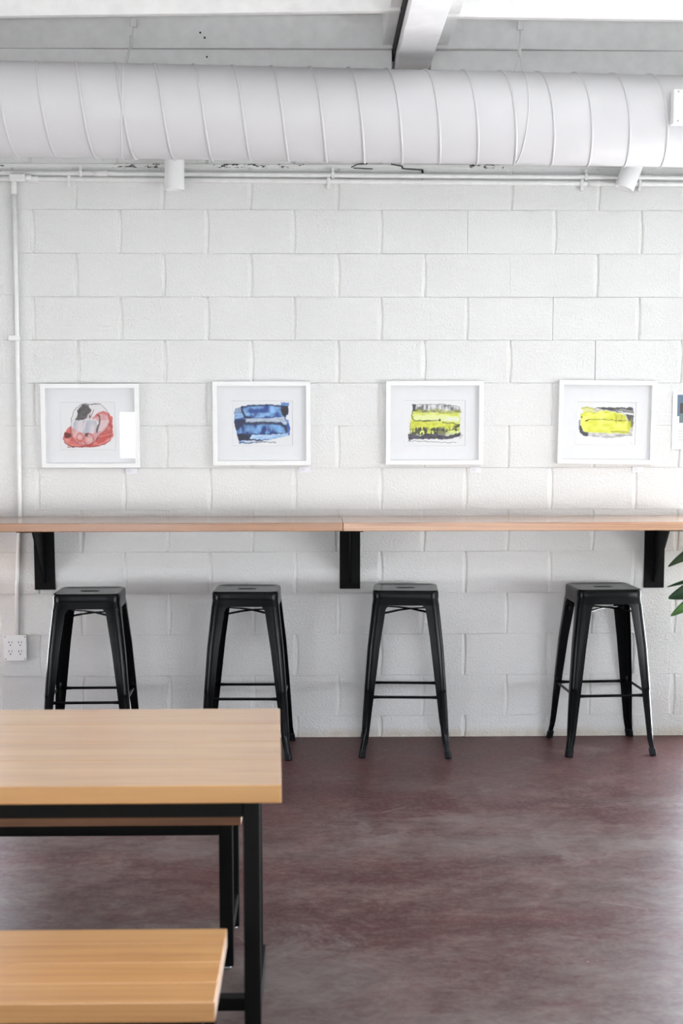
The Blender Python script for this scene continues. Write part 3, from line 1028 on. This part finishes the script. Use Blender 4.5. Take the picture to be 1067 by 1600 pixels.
def framed_print(cx, cz, paint, outer, sc, rot, label, fw=.462, fh=.394):
    """outer: frame outline in the paint's units (x0,y0,x1,y1); sc: metres per unit"""
    t = thing('framed_print', label, 'picture', (cx, -.001, cz), 0, 'four white framed abstract prints on the block wall')
    t.rotation_euler = (0, rot, 0)
    d, w = .030, .0215
    hx, hz = fw / 2, fh / 2
    f = MB()
    # four mitred frame bars with an inner lip
    for (a, b) in (((-1, -1), (1, -1)), ((1, -1), (1, 1)), ((1, 1), (-1, 1)), ((-1, 1), (-1, -1))):
        ring = []
        for s in (a, b):
            ox, oz = s[0] * hx, s[1] * hz
            ix, iz = s[0] * (hx - w), s[1] * (hz - w)
            ring.append([(ox, 0, oz), (ox, -d + .001, oz), (s[0] * (hx - .001), -d, s[1] * (hz - .001)), (ix, -d, iz), (ix, -.008, iz), (ix, 0, iz)])
        V = ring[0] + ring[1]
        Fc = [(k, (k + 1) % 6, 6 + (k + 1) % 6, 6 + k) for k in range(6)]
        f.add(V, Fc)
    f.build('frame', M['frame'], t)
    ix, iz = hx - w, hz - w
    ocx, ocy = (outer[0] + outer[2]) / 2, (outer[1] + outer[3]) / 2
    X = lambda u: (u - ocx) * sc
    Z = lambda v_: -(v_ - ocy) * sc
    wx0, wx1, wz1, wz0 = X(paint.x.min()), X(paint.x.max()), Z(paint.y.min()), Z(paint.y.max())
    # mat board with a bevelled opening
    O = [(-ix, -iz), (ix, -iz), (ix, iz), (-ix, iz)]
    I = [(wx0, wz0), (wx1, wz0), (wx1, wz1), (wx0, wz1)]
    b = .0022
    J = [(wx0 + b, wz0 + b), (wx1 - b, wz0 + b), (wx1 - b, wz1 - b), (wx0 + b, wz1 - b)]
    V = [(x, -.010, z) for x, z in O] + [(x, -.010, z) for x, z in I] + [(x, -.0078, z) for x, z in J] + [(x, -.0078, z) for x, z in O]
    Fc = [(k, (k + 1) % 4, 4 + (k + 1) % 4, 4 + k) for k in range(4)] + [(4 + k, 4 + (k + 1) % 4, 8 + (k + 1) % 4, 8 + k) for k in range(4)] + [(8 + k, 8 + (k + 1) % 4, 12 + (k + 1) % 4, 12 + k) for k in range(4)]
    MB().add(V, Fc).build('mat_board', M['mat'], t)
    # the print
    nx, ny = paint.nx, paint.ny
    xs, zs = X(paint.x).ravel(), Z(paint.y).ravel()
    V = [(float(a), -.0072, float(c)) for a, c in zip(xs, zs)]
    Fc = [(j * nx + i, j * nx + i + 1, (j + 1) * nx + i + 1, (j + 1) * nx + i) for j in range(ny - 1) for i in range(nx - 1)]
    me = bpy.data.meshes.new('print')
    me.from_pydata(V, [], [tuple(reversed(q_)) for q_ in Fc])
    me.materials.append(M['print'])
    at = me.attributes.new('ink', 'FLOAT_COLOR', 'POINT')
    at.data.foreach_set('color', np.concatenate([paint.c.reshape(-1, 3), np.ones((nx * ny, 1))], 1).astype(np.float32).ravel())
    put('print', me, t)
    MB().add([(-ix, -.0165, -iz), (ix, -.0165, -iz), (ix, -.0165, iz), (-ix, -.0165, iz)], [(0, 1, 2, 3)]).build('glazing', M['glass'], t)
    MB().box(-ix, ix, -.006, -.001, -iz, iz).build('backing_board', M['mat'], t)


k1_, k2_ = .462 / 825, .462 / 770
framed_print(.462, 1.505, art_red(), (125, 105, 950, 805), k1_, 0, 'white framed abstract print in red and black ink')
framed_print(1.268, 1.515, art_blue(), (120, 92, 938, 782), k1_, 0, 'white framed abstract print in blue and navy ink')
framed_print(2.084, 1.517, art_lime(), (125, 90, 940, 775), k1_, 0, 'white framed abstract print of lime bands over a thick black base')
framed_print(2.901, 1.519, art_lemon(), (104, 80, 866, 710), k2_, .012, 'white framed abstract print of one lemon yellow block edged black')

for x, z, nm in ((.65, 1.292, 'red'), (1.469, 1.298, 'blue'), (2.283, 1.295, 'lime'), (3.057, 1.295, 'lemon yellow')):
    t = thing('caption_card', 'tiny white caption card below the %s print' % nm, 'card', (x, -.0015, z), 0, 'caption cards under the prints')
    MB().box(-.026, .026, -.0045, -.001, -.013, .013).build('card', M['card'], t)
    ln = MB()
    for k, (a, b) in enumerate(((-.022, -.004), (-.022, .004), (-.022, -.001))):
        ln.box(a, b, -.005, -.0045, .006 - k * .006, .0075 - k * .006)
    ln.build('caption_lines', M['ink'], t)

# print pinned up at the right edge of the frame
t = thing('wall_print', 'white unframed sheet with overlapping grey blue and brown rectangles', 'poster', (3.217, -.002, 1.391))
MB().box(0, .150, -.004, -.001, 0, .27).build('sheet', M['card'], t)
for (x0, x1, z0_, z1_, c, nm) in ((.022, .132, .157, .258, (.13, .19, .26), 'blue_rectangle'), (.035, .115, .170, .218, (.075, .06, .058), 'brown_rectangle'), (.033, .12, .125, .168, (.15, .20, .21), 'grey_rectangle')):
    k = {'blue_rectangle': .0005, 'brown_rectangle': .0010, 'grey_rectangle': .0008}[nm]
    MB().box(x0, x1, -.004 - k, -.004, z0_, z1_).build(nm, plain(nm.replace('_', ' '), c, .7), t)
ln = MB()
for k in range(4):
    ln.box(.03, .12 - .02 * (k % 2), -.0043, -.004, .085 - k * .014, .088 - k * .014)
ln.build('caption_lines', M['ink'], t)

# ================================================================== COUNTER
CT, CTH, CD = 1.0775, .038, .448
JX = 1.642
for x0, x1, mt, lab in ((-1.9, JX - .0006, 'counter_a', 'left length of the wall counter, darker reddish wood plank'), (JX + .0006, 3.365, 'counter_b', 'right length of the wall counter, paler pinkish wood plank')):
    o = MB().box(x0, x1, -CD, -.002, CT - CTH, CT, .002).build('wooden_counter', M[mt])
    tag(o, lab, 'counter', 'planks of the long wall counter')


def bracket(x, label):
    t = thing('counter_bracket', label, 'bracket', (x, -.0015, .727), 0, 'black steel counter brackets')
    top = CT - CTH - .727 - .0008
    MB().box(-.049, .049, -.007, -.001, 0, top - .007, .001).build('back_plate', M['steel'], t)
    MB().box(-.050, .050, -.40, -.001, top - .0065, top, .001).build('top_plate', M['steel'], t)
    MB().prism([(-.007, .03), (-.02, .03), (-.285, top - .0066), (-.007, top - .0066)], 0, -.004, .004).build('gusset', M['steel'], t)
    for sx_ in (-.033, .033):
        for z in (.02, top - .03):
            MB().tube([(sx_, -.0105, z), (sx_, -.0065, z)], .0055, 10, smooth=False).build('screw', M['steel'], t)
    MB().box(.006, .010, -.0085, -.0068, .048, .066, .0005).build('scratch', M['screw'], t, (0, 0, 0), (0, -.12, 0))


bracket(.229, 'black steel counter bracket beside the outlet box')
bracket(1.684, 'black steel counter bracket under the joint between the planks')
bracket(3.146, 'black steel counter bracket beside the green plant')

# ================================================================== STOOLS
def round_sq(h, r, n=6):
    """rounded square outline, half width h, corner radius r"""
    P = []
    for cx_, cy_, a0 in ((h - r, h - r, 0), (-h + r, h - r, 90), (-h + r, -h + r, 180), (h - r, -h + r, 270)):
        for k in range(n + 1):
            a = math.radians(a0 + 90 * k / n)
            P.append((cx_ + r * math.cos(a), cy_ + r * math.sin(a)))
    return P


def dense_sq(h, r, n=6, k=5):
    P = round_sq(h, r, n)
    out = []
    for i, p in enumerate(P):
        out.append(p)
        if i % (n + 1) == n:
            q_ = P[(i + 1) % len(P)]
            out += [(p[0] + (q_[0] - p[0]) * j / (k + 1), p[1] + (q_[1] - p[1]) * j / (k + 1)) for j in range(1, k + 1)]
    return out


def make_stool(label):
    root = thing('bar_stool', label, 'stool', (0, 0, 0), 0, 'black metal stools at the counter')
    H = .762
    # seat pan: rounded square with a hand slot, rolled edge and skirt
    N = 48
    outl = []
    for dh, r, z in ((.0, .040, H - .037), (.0, .040, H - .012), (.0015, .039, H - .006), (.005, .036, H - .0015), (.010, .032, H), (.016, .028, H - .0008), (.024, .024, H - .0032)):
        outl.append([(x, y, z) for x, y in dense_sq(.150 - dh, r)])
    # slot ring, matched by angle
    slot = []
    for (x, y, z) in outl[-1]:
        a = math.atan2(y, x)
        dxs, dys = math.cos(a), math.sin(a)
        # stadium half length .042, radius .013
        best = 0
        lo, hi = 0.0, .2
        for _ in range(30):
            md = (lo + hi) / 2
            px, py = abs(md * dxs), abs(md * dys)
            d = math.hypot(max(px - .030, 0), py)
            if d < .013: lo = md
            else: hi = md
        slot.append((lo * dxs, lo * dys))
    mids = [[(p[0] * (1 - f) + s[0] * f, p[1] * (1 - f) + s[1] * f, H - .0036) for p, s in zip(outl[-1], slot)] for f in (.4, .75, .97)]
    rim = [[(s[0], s[1], H - .0045) for s in slot], [(s[0], s[1], H - .014) for s in slot]]
    rings = outl + mids + rim
    V = [p for rg in rings for p in rg]
    Fc = [(i * N + k, i * N + (k + 1) % N, (i + 1) * N + (k + 1) % N, (i + 1) * N + k) for i in range(len(rings) - 1) for k in range(N)]
    o = MB().add(V, Fc, 0, True).build('seat', M['black'], root)
    # apron under the seat rim, open below
    ap = []
    for hh, z in ((.1485, H - .0372), (.1525, H - .0672), (.1495, H - .0672), (.1455, H - .0372)):
        ap.append([(x, y, z) for x, y in dense_sq(hh, .038)])
    V = [p for rg in ap for p in rg]
    Fc = [(i * N + k, i * N + (k + 1) % N, ((i + 1) % 4) * N + (k + 1) % N, ((i + 1) % 4) * N + k) for i in range(4) for k in range(N)]
    a_ = MB().add(V, Fc, 0, True).build('apron', M['black'], root)
    md = a_.modifiers.new('split', 'EDGE_SPLIT'); md.split_angle = .7

    # one folded leg in the +x,+y corner: an L section with a rounded nose
    def sect(hc, fw, rad, th, dent):
        """outer corner at (hc,hc), flange width fw; returns closed outline (outer path then inner path)"""
        out = [(hc - fw, hc)]
        n = 6
        for k in range(n + 1):
            a = math.radians(90 - 90 * k / n)
            px, py = hc - rad + rad * math.cos(a), hc - rad + rad * math.sin(a)
            if dent:
                q_ = {0: 0, 1: .25, 2: 1.0, 3: .35, 4: 1.0, 5: .25, 6: 0}[k] * dent
                px -= q_ * .707; py -= q_ * .707
            out.append((px, py))
        out.append((hc, hc - fw))
        inn = []
        for k in range(n + 1):
            a = math.radians(90 * k / n)
            r2 = max(rad - th, .002)
            inn.append((hc - rad + r2 * math.cos(a), hc - rad + r2 * math.sin(a)))
        return out + [(hc - th, hc - fw)] + inn + [(hc - fw, hc - th)]
    lev = []   # z, outer half width, flange, radius, dent
    for z, hc, fw, rad, dn in ((H - .0668, .1530, .076, .036, 0), (H - .085, .1545, .0640, .035, 0), (.50, .1735, .0560, .033, 0), (.315, .1870, .0475, .030, 0), (.305, .1878, .047, .030, 0),
                               (.297, .1878, .0465, .030, .0045), (.20, .1940, .0405, .028, .0050), (.112, .1985, .0345, .025, .0045), (.102, .1992, .034, .025, 0), (.075, .2005, .0315, .022, 0),
                               (.040, .2055, .0285, .018, 0), (.030, .2070, .028, .018, 0)):
        lev.append([(x, y, z) for x, y in sect(hc, fw, rad, .0022, dn)])
    NP = len(lev[0])
    V = [p for rg in lev for p in rg]
    Fc = [(i * NP + k, i * NP + (k + 1) % NP, (i + 1) * NP + (k + 1) % NP, (i + 1) * NP + k) for i in range(len(lev) - 1) for k in range(NP)]
    Fc.append(tuple(range((len(lev) - 1) * NP, len(lev) * NP)))
    legm = MB().add(V, Fc, 0, True).mesh('leg', M['black'])
    # rubber foot: closed rounded block at the tip
    ft = []
    for z, hc, w in ((.034, .2075, .031), (.032, .2085, .032), (.006, .2125, .032), (0.0, .2118, .030)):
        ft.append([(hc - w, hc, z), (hc - .012, hc, z), (hc - .004, hc - .004, z), (hc, hc - .012, z), (hc, hc - w, z), (hc - w * .55, hc - w, z), (hc - w, hc - w * .55, z)])
    NF = 7
    V = [p for rg in ft for p in rg]
    Fc = [(i * NF + k, i * NF + (k + 1) % NF, (i + 1) * NF + (k + 1) % NF, (i + 1) * NF + k) for i in range(3) for k in range(NF)] + [tuple(range(NF)), tuple(range(3 * NF, 4 * NF))]
    ftm = MB().add(V, Fc).mesh('rubber_foot', M['rubber'])
    for k in range(4):
        lg = put('leg', legm, root, (0, 0, 0), (0, 0, k * hp))
        md = lg.modifiers.new('split', 'EDGE_SPLIT'); md.split_angle = .75
        put('rubber_foot', ftm, lg)
    # foot rails with flattened ends
    for k in range(4):
        zr = .283 if k % 2 else .277
        q_ = .183
        L = q_ - .022
        V, Fc = [], []
        for x, hh, dd in ((-L, .0085, .0025), (-L + .022, .0080, .003), (-L + .045, .0064, .0060), (L - .045, .0064, .0060), (L - .022, .0080, .003), (L, .0085, .0025)):
            for c in range(10):
                a = 2 * math.pi * c / 10
                V.append((x, q_ - .007 + dd * math.cos(a), zr + hh * math.sin(a)))
        for i in range(5):
            for c in range(10):
                Fc.append((i * 10 + c, i * 10 + (c + 1) % 10, (i + 1) * 10 + (c + 1) % 10, (i + 1) * 10 + c))
        Fc += [tuple(range(10)), tuple(range(50, 60))]
        MB().add(V, Fc, 0, True).build('foot_rail', M['black'], root, (0, 0, 0), (0, 0, k * hp))
    # crossed straps under the seat
    for k in range(2):
        sgn_ = 1 if k == 0 else -1
        b = MB()
        V = []
        for s, z in ((-1, .646), (-.8, .649), (-.25, .655), (.25, .655), (.8, .649), (1, .646)):
            cx_, cy_ = .128 * s, .128 * s * sgn_
            zz = z + (.0062 if k else 0)
            nx_, ny_ = -.0085 * sgn_ * .707, .0085 * .707
            for (ox, oz) in ((1, 0), (-1, 0), (-1, .0058), (1, .0058)):
                V.append((cx_ + ox * nx_, cy_ + ox * ny_, zz + oz))
        Fc = [(i * 4 + c, i * 4 + (c + 1) % 4, (i + 1) * 4 + (c + 1) % 4, (i + 1) * 4 + c) for i in range(5) for c in range(4)] + [(0, 1, 2, 3), (20, 21, 22, 23)]
        b.add(V, Fc).build('cross_strap', M['black'], root)
        for e in (-1, 1):
            x, y = .128 * e, .128 * e * sgn_
            MB().box(-.012, .012, -.003, .003, -.016, .012, .001).build('strap_tab', M['black'], root, (x, y, .652), (0, 0, math.atan2(y, x) + hp))
    return root


stool_spots = [(.490, -.318, .015, 'black metal bar stool nearest the outlet box, feet behind the table'),
               (1.203, -.252, -.030, 'second black metal bar stool from the outlet box, partly behind the table corner'),
               (1.936, -.228, -.058, 'black metal bar stool right of the middle bracket, seen square on'),
               (2.858, -.216, .058, 'black metal bar stool next to the plant, turned to show its left side')]
proto = make_stool(stool_spots[0][3])
for i, (x, y, rz, lab) in enumerate(stool_spots):
    o = proto if i == 0 else copy_tree(proto)
    o.location = (x, y, 0)
    o.rotation_euler = (0, 0, rz)
    o['label'] = lab

# ================================================================== TABLE AND BENCHES
def plank_top(root, x0, x1, cuts, zt, th, mat, skew=0.0):
    for a, b in zip(cuts[:-1], cuts[1:]):
        mb = MB().box(x0, x1, a + .0002, b - .0002, zt - th, zt, .0018)
        for i, f in enumerate(mb.f):
            if all(abs(mb.v[k][0] - x1) < 1e-4 for k in f):
                mb.mi[i] = 1
        # the sawn end is not quite square to the long edges
        mb.v = [(p[0] - skew * p[1] if p[0] > x1 - .01 else p[0], p[1], p[2]) for p in mb.v]
        mb.build('plank', [M[mat], M['endgrain']], root)


def steel_frame(root, x0, x1, y0, y1, z_top, tube, rail_z, apron_h, toe=0.0, stretch=True, corner=0.0):
    def leg(x, y):
        l = MB().box(x - tube / 2, x + tube / 2, y - tube / 2, y + tube / 2, .008, z_top, .0025).build('leg', M['steel'], root)
        MB().tube([(x, y, 0), (x, y, .004), (x, y, .009)], [.015, .016, .012], 12).build('foot_glide', M['screw'], l)
    for x in (x0, x1):
        for y in (y0, y1):
            leg(x - (toe if y == y1 and x == x1 else 0), y)
    for y in (y0, y1):
        MB().box(x0 + tube / 2, x1 - tube / 2 - (toe if y == y1 else 0), y - tube / 2, y + tube / 2, z_top - apron_h, z_top, .002).build('apron_rail', M['steel'], root)
    for x in (x0, x1):
        tx = toe / 2 if x == x1 else 0
        MB().box(x - tx - tube * .45, x - tx + tube * .45, y0 + tube / 2, y1 - tube / 2, z_top - apron_h, z_top, .002).build('end_rail', M['steel'], root)
        MB().box(x - tx - tube * .45, x - tx + tube * .45, y0 + tube / 2, y1 - tube / 2, rail_z - .03, rail_z, .002).build('end_rail', M['steel'], root)
    if stretch:
        ym = (y0 + y1) / 2
        MB().box(x0 + tube * .45, x1 - tube * .45 - toe / 2, ym - .019, ym + .019, rail_z - .034, rail_z - .001, .002).build('stretcher', M['steel'], root)


TY0, TY1 = -3.762, -2.952
t = thing('dining_table', 'long pale wood table on black square steel legs', 'table', (1.438, TY0, 0))
plank_top(t, -1.9, 0, [0, .232, .417, .620, TY1 - TY0], .761, .040, 'table', .027)
steel_frame(t, -1.85, -.067, .044, TY1 - TY0 - .044, .7205, .037, .118, .038, .022)

def bench(x1, y0, w, cuts, label, toe=0.0):
    t = thing('bench', label, 'bench', (x1, y0, 0), 0, 'wooden benches beside the table')
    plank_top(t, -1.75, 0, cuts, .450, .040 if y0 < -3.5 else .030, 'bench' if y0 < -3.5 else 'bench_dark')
    steel_frame(t, -1.70, -.044, .028, w - .028, .4095 if y0 < -3.5 else .4195, .038, .112, .030, toe, False)


bench(1.319, -4.176, .390, [0, .095, .200, .306, .390], 'honey wood bench in front of the table')
bench(1.305, -2.908, .370, [0, .09, .185, .28, .370], 'dark edged wood bench beyond the table, seen under its top')

# ================================================================== PLANT
t = thing('potted_monstera', 'green split leaf plant at the edge beside the end bracket', 'plant', (3.62, -.62, 0))
n = 28
V, Fc = [], []
prof = [(.0, .0), (.125, 0), (.135, .01), (.165, .30), (.168, .31), (.155, .31), (.150, .285), (0, .285)]
for r_, z in prof:
    for k in range(n):
        a = 2 * math.pi * k / n
        V.append((r_ * math.cos(a), r_ * math.sin(a), z))
for i in range(len(prof) - 1):
    for k in range(n):
        Fc.append((i * n + k, i * n + (k + 1) % n, (i + 1) * n + (k + 1) % n, (i + 1) * n + k))
mb = MB().add(V[:7 * n], [f for f in Fc if max(f) < 7 * n], 0, True)
mb.build('pot', M['pot'], t)
MB().tube([(0, 0, .272), (0, 0, .288)], .149, 24).build('soil', M['soil'], t)


def leaf_mesh(L, Wd, bend, lobes, mat, fold=.25):
    """a blade along +x with lobed edge, arched downward; thin closed sheet"""
    nu, nv = 22, 7
    V, Fc = [], []
    for side in (0, 1):
        for i in range(nu + 1):
            u = i / nu
            w = Wd * (math.sin(math.pi * min(1, u * .93 + .05)) ** .75) * (1 - .25 * u)
            if lobes:
                w *= 1 - .42 * max(0, math.sin(u * math.pi * lobes * 2)) ** 3
            for j in range(nv):
                s = (j - (nv - 1) / 2) / ((nv - 1) / 2)
                y = s * w
                x = L * u - (abs(s) * .10 * L * (1 - u) if lobes else 0)
                z = -bend * L * u * u + abs(s) * w * fold - (.0012 if side else 0)
                V.append((x, y, z))
    off = (nu + 1) * nv
    for side in (0, 1):
        for i in range(nu):
            for j in range(nv - 1):
                f = (i * nv + j, (i + 1) * nv + j, (i + 1) * nv + j + 1, i * nv + j + 1)
                Fc.append(tuple(k + side * off for k in (f if side == 0 else f[::-1])))
    for i in range(nu):
        for j in (0, nv - 1):
            a, b = i * nv + j, (i + 1) * nv + j
            Fc.append((a, b, b + off, a + off))
    return MB().add(V, Fc, 0, True).mesh('leaf', mat)


TP = Vector((3.62, -.62, 0))


def add_leaf(tip, base, Wd, bend, lobes, mat, roll_=0.0):
    """leaf from base (stem end) to tip, world coordinates"""
    tip, base = Vector(tip), Vector(base)
    d = tip - base
    L = d.length
    dn = d.normalized()
    xax = dn
    yax = Vector((0, 0, 1)).cross(xax).normalized()
    zax = xax.cross(yax)
    mm_ = Matrix((xax, yax, zax)).transposed().to_4x4()
    mm_ = mm_ @ Matrix.Rotation(roll_, 4, 'X') @ Matrix.Rotation(-math.atan(bend), 4, 'Y')
    me = leaf_mesh(L / math.sqrt(1 + bend * bend) * (1 + bend * bend) ** .5, Wd, bend, lobes, mat)
    o = put('leaf', me, t)
    mm_.translation = base - TP
    o.matrix_local = mm_
    b = base - TP
    pts = []
    st0 = Vector((.05 * (1 if b.x > 0 else -1) * random.random(), random.uniform(-.04, .04), .28))
    for k in range(9):
        s = k / 8
        p = st0.lerp(b, s)
        p.z += math.sin(math.pi * s) * .10
        pts.append(p)
    MB().tube(pts, [.006] * 4 + [.005] * 3 + [.004] * 2, 8).build('stem', M['stem'], t)


# tips that reach into the picture
add_leaf((3.098, -.52, .888), (3.36, -.60, .985), .085, .30, 0, M['leaf'], -.35)
add_leaf((3.088, -.50, .790), (3.36, -.56, .845), .050, .05, 0, M['leaf'], -.15)
add_leaf((3.108, -.46, .735), (3.37, -.52, .800), .070, .15, 0, M['leaf'], -.7)
add_leaf((3.096, -.55, .668), (3.32, -.62, .800), .055, .10, 0, M['leaf_light'], -.6)
add_leaf((3.150, -.50, .905), (3.40, -.52, 1.005), .05, .12, 0, M['leaf'], -.2)
# the rest of the plant beyond the frame
for (tp, bs, wd) in (((3.95, -.75, .80), (3.72, -.70, .95), .13), ((3.55, -1.0, .78), (3.60, -.78, .92), .13), ((3.80, -.35, .95), (3.68, -.52, 1.03), .12), ((3.50, -.30, .80), (3.58, -.50, .93), .11)):
    add_leaf(tp, bs, wd, .35, 3, M['leaf'], 0.0)
